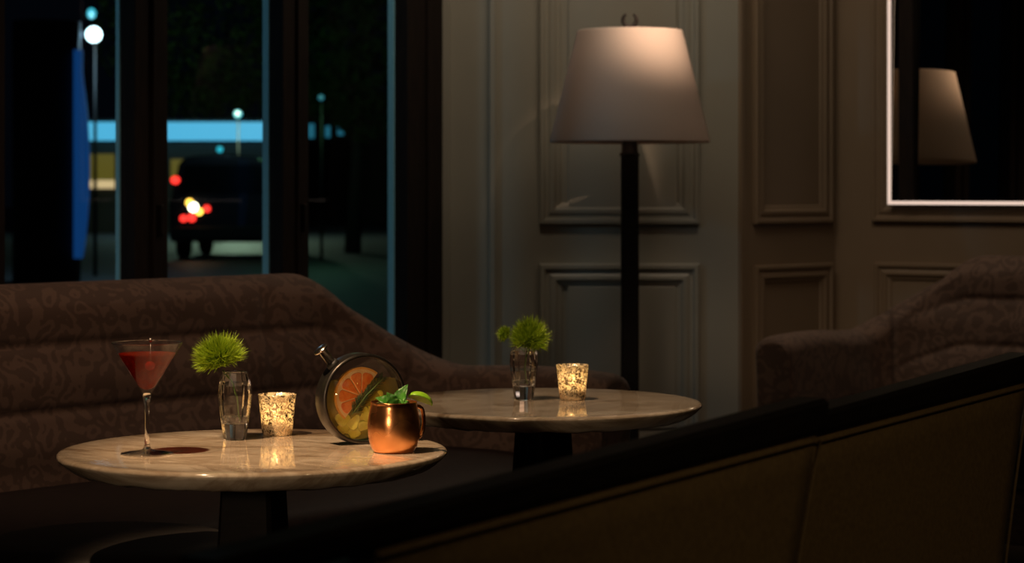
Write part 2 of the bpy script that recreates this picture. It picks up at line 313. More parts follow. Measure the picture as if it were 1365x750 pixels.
# ================================================================== ROOM SHELL
WMY = 7.85                                   # panelled wall facing the camera
def wdir(Y): return -1.141+.648*(Y-6.5)      # plan line of the glazed wall
WA = Vector((wdir(3.2), 3.2, 0)); WB = Vector((wdir(WMY), WMY, 0))
dW = (WB-WA).normalized(); nOut = Vector((-dW.y, dW.x, 0))   # outwards
angW = math.atan2(dW.y, dW.x); WL = (WB-WA).length
xc = (985-682.5)*WMY/FPX
K0 = Vector((xc, WMY, 0)); K1 = Vector((1.183, 8.24, 0)); K2 = K1+Vector((.825,-.565,0))*2.6
CEIL = 2.80
def wall_box(name, a, b, mtl, t=.12, z0=0, z1=CEIL, out=None):
    a = Vector(a); b = Vector(b); d = (b-a).normalized(); n = Vector((-d.y, d.x, 0)) if out is None else out
    q = [a, b, b+n*t, a+n*t]; m = MB(); m.prism([(p.x, p.y) for p in q], z0, z1); return struct(name, m, mtl)
f = MB(); f.box(-5.2,-2.6,-.1,3.6,8.4,0)
# floor cut along the glazed wall so it never shows outside
f = MB(); f.prism([(-4.3,-2.6),(3.4,-2.6),(3.4,6.6),(K2.x,K2.y),(K1.x,K1.y),(K0.x,K0.y),(WB.x,WB.y),(WA.x,WA.y),(-4.3,3.2)], -.1, 0); struct('floor', f, 'floor')
f = MB(); f.prism([(-4.3,-2.6),(3.4,-2.6),(3.4,6.6),(K2.x,K2.y),(K1.x,K1.y),(K0.x,K0.y),(WB.x,WB.y),(WA.x,WA.y),(-4.3,3.2)], CEIL, CEIL+.1); struct('ceiling', f, 'ceiling')
wall_box('wall_back', WB, K0, 'paint')
wall_box('wall_corner', K0, K1, 'paint_nook')
wall_box('wall_nook', K1, K2, 'paint_nook')
wall_box('wall_right', (K2.x, K2.y, 0), (3.4, -2.6, 0), 'paint_nook')
wall_box('wall_front', (3.4,-2.6,0), (-4.3,-2.6,0), 'paint_nook')
wall_box('wall_left', (-4.3,-2.6,0), (-4.3,3.2,0), 'paint_nook')
wall_box('wall_left_return', (-4.3,3.2,0), WA, 'paint_nook')

# ---- mouldings: a profile swept round a rectangle in a wall's plane
PROF = [(0,0),(0,.016),(.004,.020),(.014,.020),(.018,.012),(.026,.011),(.034,.016),(.044,.017),(.052,.009),(.062,.006),(.066,.0)]
def moulding(name, o, d, n, x0, x1, z0, z1, m, prof=PROF, sc=1.0, kind='structure'):
    # o origin on wall face, d direction along the wall, n normal into the room; rectangle x0..x1 by z0..z1 (outer edge)
    rows = []
    for (a, b) in prof+[(prof[-1][0], -.002), (0, -.002)]:
        a *= sc; b *= sc
        rows.append([tuple(o+d*x+n*b+Vector((0,0,z))) for x, z in ((x0+a,z0+a),(x1-a,z0+a),(x1-a,z1-a),(x0+a,z1-a))])
    mb = MB(); mb.grid(rows, smooth=False, close=True); ob = mb.build(name, m)
    if kind: tag(ob, kind=kind)
    return ob
mpp = WMY/FPX
def wx(px): return (px-682.5)*mpp
def wz(py): return CH-(py-HZ)*mpp
O0 = Vector((0, WMY, 0)); X = Vector((1,0,0)); NF = Vector((0,-1,0))
moulding('trim_1', O0, X, NF, wx(719), wx(932), wz(299), 2.45, 'paint', sc=1.15)
moulding('trim_2', O0, X, NF, wx(719), wx(932), .17, wz(351), 'paint', sc=1.25)
# inner raised fields
m = MB(); m.box(wx(757), WMY-.010, wz(277), wx(902), WMY+.001, 2.36); struct('trim_3', m, 'paint', bevel=.006)
m = MB(); m.box(wx(757), WMY-.010, .26, wx(902), WMY+.001, wz(381)); struct('trim_4', m, 'paint', bevel=.006)
m = MB(); m.box(wx(585)+.002, WMY-.035, 0, wx(600), WMY+.001, 2.7); struct('trim_5', m, 'paint', bevel=.004)
m = MB(); m.box(wx(652), WMY-.022, 0, wx(661), WMY+.001, 2.7); struct('trim_6', m, 'paint', bevel=.006, seg=3)
m = MB(); m.box(wx(585)+.002, WMY-.02, 0, xc, WMY+.001, .13); struct('baseboard_back', m, 'paint', bevel=.005)
# angled corner wall
dK = (K1-K0).normalized(); nK = Vector((dK.y, -dK.x, 0)); LK = (K1-K0).length
moulding('trim_7', K0, dK, nK, .075, LK-.03, .16, .826, 'paint_nook', sc=1.0)
moulding('trim_8', K0, dK, nK, .075, LK-.03, .972, 2.45, 'paint_nook', sc=1.0)
m = MB(); rz = Matrix.Translation(K0) @ Matrix.Rotation(math.atan2(dK.y, dK.x), 4, 'Z')
m.box(0, -.02, 0, LK, .001, .13, rz); struct('baseboard_corner', m, 'paint_nook', bevel=.005)
m = MB(); m.box(-.002, -.012, 0, .02, .004, CEIL, rz); struct('trim_9', m, 'paint_nook', bevel=.003)
# nook wall
dN = (K2-K1).normalized(); nN = Vector((dN.y, -dN.x, 0))
rn = Matrix.Translation(K1) @ Matrix.Rotation(math.atan2(dN.y, dN.x), 4, 'Z')
def nook_t(px):    # distance along the nook wall for a column of the photo
    k = (px-682.5)/FPX; return (k*K1.y-K1.x)/(dN.x-k*dN.y)
tM0 = nook_t(1190)
moulding('trim_10', K1, dN, nN, nook_t(1168), nook_t(1168)+1.55, .22, .83, 'paint_nook', sc=.95)
moulding('trim_11', K1, dN, nN, nook_t(1164), nook_t(1164)+1.60, .977, 2.55, 'paint_nook', sc=1.0)
m = MB(); m.box(0, -.02, 0, 2.6, .001, .13, rn); struct('baseboard_nook', m, 'paint_nook', bevel=.005)

# ---- wall mirror; its bright edge line is put in as emission
MZ0 = CH-(272-HZ)*8.2/FPX; MW = 1.42; MH = 1.40; EW = .0125
mir = empty('wall_mirror', (K1+dN*tM0+nN*.012+Vector((0,0,MZ0))), math.atan2(dN.y, dN.x),
            label='large rectangular wall mirror with a thin bright edge, reflecting the lamp shade', cat='mirror')
mir.rotation_euler = (math.radians(-0.0), 0, math.atan2(dN.y, dN.x))
m = MB()
tl = math.radians(-1.1)
to = -.030
m.add([(EW,to,EW),(MW-EW,to,EW),(MW-EW,to-math.tan(tl)*(MH-2*EW),MH-EW),(EW,to-math.tan(tl)*(MH-2*EW),MH-EW),
       (EW,.010,EW),(MW-EW,.010,EW),(MW-EW,.010,MH-EW),(EW,.010,MH-EW)], [(0,1,2,3),(7,6,5,4),(0,4,5,1),(1,5,6,2),(2,6,7,3),(3,7,4,0)], False)
m.build('mirror_glass', 'mirror', mir)
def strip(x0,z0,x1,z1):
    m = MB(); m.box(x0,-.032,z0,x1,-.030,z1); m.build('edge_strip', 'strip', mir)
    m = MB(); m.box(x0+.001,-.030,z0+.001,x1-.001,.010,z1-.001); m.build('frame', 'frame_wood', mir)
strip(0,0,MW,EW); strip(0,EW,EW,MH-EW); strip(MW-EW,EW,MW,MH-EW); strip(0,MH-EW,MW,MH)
bx0 = nook_t(1207)-tM0; bx1 = nook_t(1227)-tM0
m = MB(); m.box(bx0,-.05,EW,bx1,-.004,MH-EW); m.build('upright_bar', 'frame_wood', mir, bevel=.004)

# ================================================================== GLAZED WALL
def wm(s, inward=0, z=0): return WA+dW*s-nOut*inward+Vector((0,0,z))
RW = Matrix.Translation(WA) @ Matrix.Rotation(angW, 4, 'Z')     # local x along, +y outwards
def w_s(px, inw=0):
    k = (px-682.5)/FPX; a = WA-nOut*inw; return (k*a.y-a.x)/(dW.x-k*dW.y)
# leaf edges: photo columns of the dark stiles (left, right)
leaves = [(None, 5), (160, 224), (359, 412), (527, 590)]
sm = [w_s(158,-.02), w_s(355,-.025), w_s(522,-.025)]; pitch = (sm[2]-sm[0])/2
stile = [sm[0]-2*pitch, sm[0]-pitch]+sm
wid = {}
for i, s0 in enumerate(stile):
    if i >= 2: s1 = w_s((224, 412, 600)[i-2], .04)
    else: s1 = s0+.17
    if i == 4: s1 = WL-.002
    wn = 'window_%d' % (i+1)
    root = empty(wn, wm(s0), angW); tag(root, kind='structure')
    k = MB(); k.box(0.004, -.04, 0, s1-s0, .03, 2.62); k.build('window_frame', 'frame_wood', root, bevel=.004)
    k = MB(); k.box((s1-s0)*.48, -.052, 0, (s1-s0)*.56, -.035, 2.62); k.build('astragal', 'frame_wood', root, bevel=.003)
    # outer reveal that catches the street light, with its cyan also painted in
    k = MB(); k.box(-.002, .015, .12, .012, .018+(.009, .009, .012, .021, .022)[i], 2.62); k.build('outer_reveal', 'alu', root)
    if i in (2, 3):
        k = MB(); k.box((s1-s0)*.66, -.060, .96, (s1-s0)*.74, -.036, 1.05); k.build('handle', 'iron', root, bevel=.004)
    # the pane runs from the previous stile's right edge to this stile
    if i > 0:
        p0 = prev; k = MB(); k.box(p0-s0, .006, .12, -.003, .012, 2.62); k.build('pane', 'pane', root)
        k = MB(); k.box(p0-s0, -.05, 0, 0, .05, .14); k.build('bottom_rail', 'frame_wood', root)
    prev = s1
k = MB(); k.box(0, -.08, 2.62, WL, .08, CEIL, RW); struct('trim_12', k, 'frame_wood')
s_left = stile[0]
if s_left > 0:
    k = MB(); k.box(0, -.06, 0, s_left, .06, CEIL, RW); struct('wall_window_side', k, 'paint_nook')

# ================================================================== SOFAS
def make_sofa(label, loc, rz, group):
    root = empty('sofa', loc, rz, label=label, cat='sofa', group=group)
    HW = 1.0; R = .13; ZB, ZA, DEP = .885, .655, .60
    # plan path of the inner face, right arm front -> back -> left arm front
    def path(n_arm=16, n_arc=12, n_back=64):
        pts = []
        for i in range(n_arm): t = i/n_arm; pts.append(((HW, -DEP+(DEP-R)*t), (1,0)))
        for i in range(n_arc): a = PI/2*i/n_arc; pts.append(((HW-R+R*math.cos(a), -R+R*math.sin(a)), (math.cos(a), math.sin(a))))
        for i in range(n_back+1): t = i/n_back; pts.append(((HW-R-2*(HW-R)*t, 0), (0,1)))
        for i in range(1, n_arc+1): a = PI/2+PI/2*i/n_arc; pts.append(((-HW+R+R*math.cos(a), -R+R*math.sin(a)), (math.cos(a), math.sin(a))))
        for i in range(1, n_arm+1): t = i/n_arm; pts.append(((-HW, -R-(DEP-R)*t), (-1,0)))
        return pts, n_arm, n_arc, n_back
    pts, na, nc, nb = path()
    cum = [0]
    for i in range(1, len(pts)): cum.append(cum[-1]+math.dist(pts[i][0], pts[i-1][0]))
    tot = cum[-1]
    def section(i):
        (x, y), (nx, ny) = pts[i]; s = min(cum[i], tot-cum[i])
        k = sstep(.47, .80, s); ZT = ZA+(ZB-ZA)*k + .006*math.sin(s*9)*(1-k)
        rake = .05+.17*k; th = .13+.01*k
        out = []
        def P_(off, z): out.append((x+nx*off, y+ny*off, z))
        zs = [.36+(ZT-.045-.36)*j/70 for j in range(71)]
        for z in zs:
            g = 0.0
            for zg in (.605, .750): g += .0075*math.exp(-((z-zg-.10*(k-1))/.011)**2)*k
            for zg in (.53, .675, .82): g -= .011*math.exp(-((z-zg)/.045)**2)*k
            vseam = .012*math.exp(-((abs(x)-.60)/.012)**2)*k
            fold = .006*mnoise.noise(Vector((x*5+9, z*9, y*5)))
            P_(rake*max(0, z-.40)+g+vseam+fold, z)
        o0 = rake*(ZT-.045-.40); r_ = th/2
        for j in range(1, 10):
            a = PI-PI*j/10; P_(o0+r_+r_*math.cos(a), ZT-.045+.045*math.sin(a))
        for j in range(8):
            z = ZT-.045-(ZT-.045-.10)*j/7; P_(rake*max(0, z-.40)*.8+th, z)
        return out
    secs = [section(i) for i in range(len(pts))]
    def shell(name, i0, i1, cap0, cap1):
        mb = MB(); rows = secs[i0:i1+1]
        if cap0: rows = cap(rows[0], pts[i0], 1)+rows
        if cap1: rows = rows+cap(rows[-1], pts[i1], 1)[::-1]
        mb.grid(rows, close=True)
        n = len(rows[0])
        mb.f.append(tuple(range(n))); mb.f.append(tuple((len(rows)-1)*n+q for q in range(n))); mb.sm += [False, False]
        return mb.build(name, 'damask', root)
    def cap(row, pt, _):
        cx = sum(p[0] for p in row)/len(row); cz = .45; res = []
        for q, (d, sh) in enumerate(((.034,.80),(.030,.88),(.018,.96))):
            res.append([(cx+(p[0]-cx)*sh, p[1]-d, p[2] if p[2] < .2 else .2+(p[2]-.2)*(1-(1-sh)*.22)) for p in row])
        return res
    shell('arm', 0, na+nc//2, True, False); shell('backrest', na+nc//2, na+nc+nb+nc//2, False, False); shell('arm', na+nc+nb+nc//2, len(pts)-1, False, True)
    # seat cushion with rounded front
    mb = MB(); rows = []
    for (yy, zt) in ((-.66,.30),(-.685,.34),(-.69,.39),(-.675,.425),(-.64,.442),(-.5,.452),(-.3,.455),(-.1,.45),(.04,.44)):
        rows.append([(-HW+.004+2*(HW-.004)*j/30, yy, zt+.006*math.sin(j*PI/30)) for j in range(31)])
    rows = rows+[[(p[0], p[1], .26) for p in rows[-1]], [(p[0], -.66, .26) for p in rows[0]]]
    mb.grid(rows); n=31
    mb.f.append(tuple(i*n for i in range(len(rows)))); mb.f.append(tuple(i*n+n-1 for i in range(len(rows)))); mb.sm += [False]*2
    mb.build('seat_cushion', 'leather', root)
    mb = MB(); mb.box(-HW+.002,-.62,.10,HW-.002,-.01,.262); mb.build('base', 'damask', root, bevel=.01)
    for sx in (-1, 1):
        for yy in (-.56, .03):
            mb = MB(); mb.lathe([(0,0),(.018,0),(.028,.10),(0,.10)], 16, Matrix.Translation((sx*(HW-.08) if yy<0 else sx*(HW-.15), yy, 0))); mb.build('leg', 'frame_wood', root)
    return root
e1 = Vector((.657,.753,0)); C1 = Vector((-.27,5.75,0))
make_sofa('brown damask sofa with a channelled back under the dark windows, behind the near table', C1-e1*1.0, math.atan2(.753,.657), None)
e2 = Vector((.803,-.596,0)); C2 = Vector((1.21,7.20,0))
make_sofa('brown damask sofa below the bright-edged mirror, half hidden by the black-railed chairs', C2+e2*1.0, math.atan2(-.596,.803), None)

# ================================================================== TABLES
TZ, TR = .697, .30
def make_table():
    root = empty('marble_table', (0,0,0), cat='table', group='round marble pedestal tables')
    m = MB(); pr = [(0,TZ-.032),(.10,TZ-.032),(.235,TZ-.032),(.258,TZ-.0315),(.270,TZ-.029)]
    pr += [(.277,TZ-.0255),(.284,TZ-.0205),(.290,TZ-.0155),(.2955,TZ-.0105),(.2990,TZ-.0070),(.2985,TZ-.0035),(.2955,TZ-.0012),(.291,TZ-.0003),(.286,TZ),(.20,TZ),(0,TZ)]
    m.lathe(pr, 128)
    vs = []
    for x, y, z in m.v:     # hand-chipped sloping edge
        r = math.hypot(x, y)
        if r > .25 and z < TZ-.009:
            k = .0050*mnoise.noise(Vector((x*28, y*28, z*60)))+.0028*mnoise.noise(Vector((x*70, y*70, z*150)))
            f_ = (r+k)/r; x, y, z = x*f_, y*f_, z+k*.6
        vs.append((x, y, z))
    m.v = vs; m.build('tabletop', 'marble', root)
    m = MB(); rows = []
    for z, h in ((.035,.075),(.05,.066),(.2,.058),(.45,.049),(.65,.040),(TZ-.0325,.040)):
        c = .006; q = [(h-c,-h),(h,-h+c),(h,h-c),(h-c,h),(-h+c,h),(-h,h-c),(-h,-h+c),(-h+c,-h)]
        rows.append([(a, b, z) for a, b in q])
    m.grid(rows, close=True, smooth=False); n = 8; m.f.append(tuple(range(8))); m.f.append(tuple(40+i for i in range(8))); m.sm += [False]*2
    m.build('pedestal', 'black_wood', root)
    m = MB(); m.lathe([(0,0),(.20,0),(.205,.006),(.20,.014),(.10,.034),(.0,.04)], 64); m.build('foot_plate', 'black_wood', root)
    return root
T1 = Vector(((338-682.5)*3.475/FPX, 3.475, 0)); T2 = Vector(((724-682.5)*4.245/FPX, 4.245, 0))
tb = make_table(); tb.location = T1; tb.rotation_euler.z = math.radians(-14)
tag(tb, 'round cream marble table nearest the camera, holding the red martini and copper mug')
tb2 = copy_tree(tb); tb2.location = T2; tb2.rotation_euler.z = math.radians(38)
tag(tb2, 'round cream marble table farther back, holding one vase and one votive, before the floor lamp')

# ottoman / stool
oY = 3.75; oc = wp(146, 716, oY)
root = empty('round_ottoman', (oc.x, oY, 0), label='round dark upholstered ottoman with a padded top at the lower left', cat='ottoman')
R_ = 174*oY/FPX; zt = oc.z
m = MB(); m.lathe([(0,zt-.10),(R_-.01,zt-.10),(R_-.002,zt-.09),(R_,zt-.06),(R_,zt-.03),(R_-.006,zt-.012),(R_-.022,zt-.002),(R_-.05,zt+.002),(0,zt+.006)], 72); m.build('cushion', 'ottoman', root)
m = MB(); m.lathe([(0,.06),(R_-.03,.06),(R_-.012,zt-.101),(0,zt-.101)], 64); m.build('drum', 'leather', root)
m = MB(); m.lathe([(0,0),(R_-.05,0),(R_-.05,.06),(0,.06)], 48); m.build('plinth', 'black_wood', root)

# ================================================================== MARTINI
def on_table(px, py): Y = (CH-TZ)*FPX/(py-HZ); return Vector(((px-682.5)*Y/FPX, Y, TZ))
g = on_table(196, 605)
root = empty('martini_glass', g, label='long-stemmed martini glass of red cocktail with a cherry pick, on the near table', cat='cocktail')
m = MB()
m.lathe([(0,.0010),(.030,.0010),(.0380,.0004),(.0390,.0012),(.0385,.0022),(.026,.0040),(.012,.0058),(.0062,.0080),(0,.0080)], 96)
m.build('foot', 'thin_foot', root)
m = MB(); m.lathe([(0,.0082),(.0062,.0082),(.0042,.013),(.0034,.030),(.0034,.055),(.0045,.075),(.0062,.086),(.0072,.0925),(.0,.0925)], 48); m.build('stem', 'glass', root)
m = MB(); m.lathe([(0,.0930),(.0074,.0930),(.0085,.0955),(.0130,.1015),(.0270,.1240),(.0420,.1480),(.0530,.1670),(.0532,.1682),(.0524,.1684),(.0412,.1488),(.0262,.1248),(.0118,.1020),(.0060,.0985),(0,.0972)], 96)
m.build('bowl', 'thin', root)
m = MB(); m.tube([(.0528*math.cos(2*PI*i/96), .0528*math.sin(2*PI*i/96), .1684) for i in range(96)], .0006, 8, closed=True); m.build('rim', 'glass', root)
m = MB(); m.tube([(.0389*math.cos(2*PI*i/96), .0389*math.sin(2*PI*i/96), .0013) for i in range(96)], .0009, 8, closed=True); m.build('foot_edge', 'glass', root)
m = MB(); zl = .1525; rl = .0412+(.0524-.0412)*(zl-.1488)/(.1684-.1488)
m.lathe([(0,.0975),(.0058,.0988),(.0115,.1023),(.0259,.1251),(.0409,.1491),(rl-.0004,zl),(rl-.0016,zl-.0003),(0,zl-.0004)], 96); m.build('cocktail', 'martini', root)
pk = empty('cocktail_pick', g+Vector((.006,-.004,.118)), label='thin metal cocktail pick with a bead tip, standing in the martini', cat='cocktail pick')
m = MB(); m.tube([(-.001,0,.0),(.000,0,.052)], .0006, 8); m.build('skewer', 'steel', pk)
m = MB(); m.ball((.0,0,.055), .0032, 20); m.build('bead', 'steel', pk)
ch = MB(); ch.ball((0,0,0), .008, 24, sc=(1,1,.9)); o = ch.build('cherry', 'cherry', None, g+Vector((.005,-.004,.134))); tag(o, 'dark red cherry skewered on the pick inside the martini', 'cherry')

# ================================================================== VASES
def make_vase():
    root = empty('crystal_vase', (0,0,0), cat='vase', group='faceted crystal bud vases')
    m = MB(); n = 13
    m.lathe([(0,0),(.0170,0),(.0183,.0015),(.0225,.030),(.0265,.062),(.0272,.072),(.0262,.087),(.0205,.1075),(.0192,.109),(.0160,.109),
             (.0158,.1075),(.0205,.092),(.0212,.072),(.0195,.055),(.0160,.032),(.0145,.0265),(.0,.0255)], n, smooth=False, phase=.1)
    m.build('glass', 'crystal', root)
    m = MB(); m.lathe([(0,.0252),(.0147,.0262),(.0162,.032),(.0172,.0375),(0,.0375)], n, smooth=False, phase=.1); m.build('water', 'water', root)
    return root
v1 = on_table(313, 585.5); v2 = on_table(698, 532.5)
va = make_vase(); va.location = v1; tag(va, 'faceted crystal bud vase with a little water, between the martini and the near votive')
vb = copy_tree(va); vb.location = v2; vb.rotation_euler.z = .35; tag(vb, 'faceted crystal bud vase with a little water on the far marble table')

def bloom(name, base, center, ax, rx, rz_, n, label, extra=None, seed=1, lift=.25):
    rnd = random.Random(seed); root = empty(name, base, label=label, cat='flower')
    c = Vector(center)-Vector(base); ax = Vector(ax).normalized(); q = ax.to_track_quat('Z','Y').to_matrix()
    m = MB(); hb = c-ax*rz_*.75
    m.tube([(0.004,0,0),(.001,.002,hb.z*.45),(hb.x*.35,hb.y*.4,hb.z*.8),tuple(hb)], .0013, 8)
    m.build('stem', 'stem', root)
    def head(cc, q, rx, rz_, n, nm):
        m = MB(); 
        for i in range(n):
            u = rnd.uniform(-.45, 1); ph = rnd.uniform(0, 2*PI); s = math.sqrt(1-u*u)
            d = Vector((s*math.cos(ph)*rx, s*math.sin(ph)*rx, u*rz_)); rr = rnd.uniform(.74, 1.10)
            tip = d*rr; st = Vector((0,0,-rz_*.55)); mid = tip*rnd.uniform(.55,.7)+st*.25
            a = q @ (st+(tip-st)*rnd.uniform(.15,.35)); b = q @ mid; e = q @ (tip+Vector([rnd.uniform(-1,1)*rx*.20 for _ in range(3)]))
            t = (e-a).normalized(); w_ = t.cross(Vector((rnd.uniform(-1,1), rnd.uniform(-1,1), rnd.uniform(-1,1)))).normalized()*rnd.uniform(.0005,.0010)
            vs = [a-w_, a+w_, b-w_*1.3, b+w_*1.3, e]; vs = [v+cc for v in vs]; m.add(vs, [(0,1,3,2),(2,3,4)], True)
        return m.build(nm, 'bloom', root, fix=False)
    head(c, q, rx, rz_, n, 'flower_head')
    if extra:
        for (off, ax2, r2, n2) in extra:
            cc = c+Vector(off); s_ = MB(); s_.tube([tuple(hb*.9), tuple(hb.lerp(cc, .5)+Vector((0,0,-.004))), tuple(cc)], .0009, 6); s_.build('side_stem', 'stem', root)
            head(cc, Vector(ax2).normalized().to_track_quat('Z','Y').to_matrix(), r2, r2*.95, n2, 'side_bud')
    return root
s1 = v1.y/FPX
bloom('green_bloom', v1+Vector((.002,0,.030)), v1+Vector(((292-313)*s1, -.004, (586-473)*s1)), (-.25,-.15,1), .0415, .034, 2900,
      'feathery lime green bloom leaning left from the vase beside the martini', seed=3)
s2 = v2.y/FPX
bloom('green_bloom', v2+Vector((.001,0,.030)), v2+Vector(((706-698)*s2, -.004, (533-449)*s2)), (.10,-.2,1), .0385, .038, 2100,
      'feathery lime green bloom with a side bud in the vase on the far table', extra=[((-.048,0,.006),(-.9,-.2,.5),  .0165,420)], seed=5)

# ================================================================== VOTIVES
def make_votive():
    root = empty('votive_holder', (0,0,0), cat='candle holder', group='mercury glass votive holders')
    m = MB(); m.lathe([(0,.001),(.020,0),(.0235,.001),(.0245,.004),(.0268,.028),(.0292,.052),(.0304,.0640),(.0312,.0655),(.0304,.0668),(.0290,.0664),(.0280,.052),(.0256,.028),(.0228,.0075),(0,.0065)], 72)
    m.build('cup', 'mercury', root)
    return root
def make_tealight():
    root = empty('tealight', (0,0,0), cat='candle', group='lit tealights in the votive holders')
    m = MB(); m.lathe([(0,0),(.0185,0),(.0190,.014),(.0184,.014),(.018,.012),(0,.012)], 40); m.build('tin_cup', 'tin', root)
    m = MB(); m.lathe([(0,.0005),(.0178,.0005),(.0178,.0125),(0,.0120)], 40); m.build('wax', 'wax', root)
    m = MB(); m.tube([(0,0,.012),(.0004,0,.020)], .0006, 6); m.build('wick', 'iron', root)
    m = MB(); m.lathe([(0,.018),(.0026,.022),(.0034,.026),(.0027,.033),(.0010,.041),(0,.045)], 16); m.build('flame', 'flame', root)
    l = bpy.data.lights.new('candle_light', 'POINT'); l.energy = .17; l.color = (1,.76,.46); l.shadow_soft_size = .006
    lo = bpy.data.objects.new('candle_light', l); scn.collection.objects.link(lo); lo.parent = root; lo.location = (0,0,.034)
    return root
c1 = on_table(369.5, 579.5); c2 = on_table(763, 532.5)
vo = make_votive(); vo.location = c1; tag(vo, 'mottled mercury glass votive glowing between the vase and the round flask')
vo2 = copy_tree(vo); vo2.location = c2; vo2.rotation_euler.z = 2.1; tag(vo2, 'mottled mercury glass votive glowing on the far marble table')
tl_ = make_tealight(); tl_.location = c1+Vector((-.004,-.002,.0078)); tag(tl_, 'lit tealight inside the votive on the near table')
tl2 = copy_tree(tl_); tl2.location = c2+Vector((.001,-.003,.0078)); tag(tl2, 'lit tealight inside the votive on the far table')

# ================================================================== ROUND FLASK
fl = on_table(481, 590.5); FR = .0712; FD = .034; yaw = math.radians(28)
root = empty('round_flask', fl, yaw, label='round glass flask in a dark metal hoop with steel stopper, beside the copper mug', cat='flask')
FM = Matrix.Translation((0,0,FR)) @ Matrix.Rotation(PI/2, 4, 'X')     # lathe axis z -> local -y (towards the viewer)
m = MB(); h = FD/2
m.lathe([(FR-.0045,-h),(FR-.001,-h),(FR,-h+.0015),(FR,h-.002),(FR-.0008,h),(FR-.0048,h+.0012),(FR-.0056,h-.001),(FR-.0058,h-.006),(FR-.0045,h-.007),(FR-.0045,-h)], 96, FM); m.build('hoop', 'gunmetal', root)
m = MB(); m.lathe([(0,h-.0030),(FR-.0062,h-.0030),(FR-.0062,h-.0018),(0,h-.0018)], 96, FM); m.build('front_glass', 'flask_glass', root)
m = MB(); m.lathe([(0,-h+.001),(FR-.0050,-h+.001),(FR-.0050,-h+.0022),(0,-h+.0022)], 96, FM); m.build('back_glass', 'flask_glass', root)
# neck and stopper, pointing up to the left
na_ = math.radians(41); NM = Matrix.Translation((0,0,FR)) @ Matrix.Rotation(-na_, 4, 'Y')
m = MB(); m.lathe([(0,FR-.003),(.0105,FR-.003),(.0100,FR+.004),(.0082,FR+.007),(0,FR+.007)], 32, NM); m.build('collar', 'black_rubber', root)
m = MB(); m.lathe([(0,FR+.006),(.0074,FR+.006),(.0074,FR+.0310),(.0120,FR+.0322),(.0124,FR+.0335),(.0122,FR+.0350),(0,FR+.0352)], 40, NM); m.build('stopper', 'steel', root, fix=True)
# drink: a disc segment, level just above the middle
def seg_poly(r, lvl, n=60):
    a0 = math.asin(lvl/r); return [(r*math.cos(PI-a0+(PI+2*a0)*i/n), r*math.sin(PI-a0+(PI+2*a0)*i/n)) for i in range(n+1)]
m = MB(); m.prism(seg_poly(FR-.0066, .030), -h+.004, h-.0125, FM); m.build('drink', 'drink', root)
FW = Matrix.Translation(fl) @ Matrix.Rotation(yaw, 4, 'Z') @ FM
def in_flask(dx, dy, dz, rot=0): # dx right, dy up on the flask face (metres), dz forward
    return FW @ Matrix.Translation((dx, dy, dz)) @ Matrix.Rotation(rot, 4, 'Z')
# grapefruit half slice
GR = .0455
gf = empty('grapefruit_slice', (0,0,0), label='half slice of pink-orange grapefruit floating inside the round flask', cat='fruit slice')
gf.matrix_world = in_flask(-.003, .004, .0045, math.radians(51))
def arc(r0, r1, a0, a1, n=24): return [(r1*math.cos(a0+(a1-a0)*i/n), r1*math.sin(a0+(a1-a0)*i/n)) for i in range(n+1)]+[(r0*math.cos(a1-(a1-a0)*i/n), r0*math.sin(a1-(a1-a0)*i/n)) for i in range(n+1)]
m = MB(); m.prism(arc(GR*.93, GR, 0, PI, 48), -.0035, .0034); m.build('rind', 'rind', gf)
m = MB(); m.prism(arc(.0003, GR*.93, 0, PI, 48), -.0035, .0031); m.build('pith', 'pith', gf)
for i in range(5):
    a0 = PI*i/5+.028; a1 = PI*(i+1)/5-.028; am = (a0+a1)/2; poly = []
    r0, r1 = GR*.06, GR*.83
    poly.append((r0*math.cos(am), r0*math.sin(am)))
    for j in range(13):
        t = j/12; a = a0+(a1-a0)*t; rr = r1*(1-.10*abs(2*t-1)**4); poly.append((rr*math.cos(a), rr*math.sin(a)))
    m = MB(); m.prism(poly, -.003, .0044); m.build('pulp_segment', 'pulp', gf, bevel=.0009)
# rosemary
rs = empty('rosemary_sprig', (0,0,0), label='rosemary sprig lying diagonally across the grapefruit inside the round flask', cat='herb')
rs.matrix_world = in_flask(-.021, -.024, .0115, math.radians(46))
m = MB(); ln = .078; m.tube([(0,0,0),(ln*.5,.002,.0004),(ln,-.001,0)], .0009, 6); m.build('stem', 'stem', rs)
rnd = random.Random(4); m = MB()
for i in range(150):
    t = rnd.uniform(.03,1.0); sd = rnd.choice((-1,1)); a = math.radians(rnd.uniform(22,55))*sd; l_ = rnd.uniform(.012,.019)*(1-.35*t)
    p = Vector((ln*t, .002*math.sin(t*PI), 0)); d = Vector((math.cos(a), math.sin(a), rnd.uniform(-.12,.08))).normalized()
    m.tube([tuple(p), tuple(p+d*l_*.5+Vector((0,sd*.0006,0))), tuple(p+d*l_)], [.0005,.0007,.0002], 4)
m.build('needles', 'rosemary', rs, fix=False)
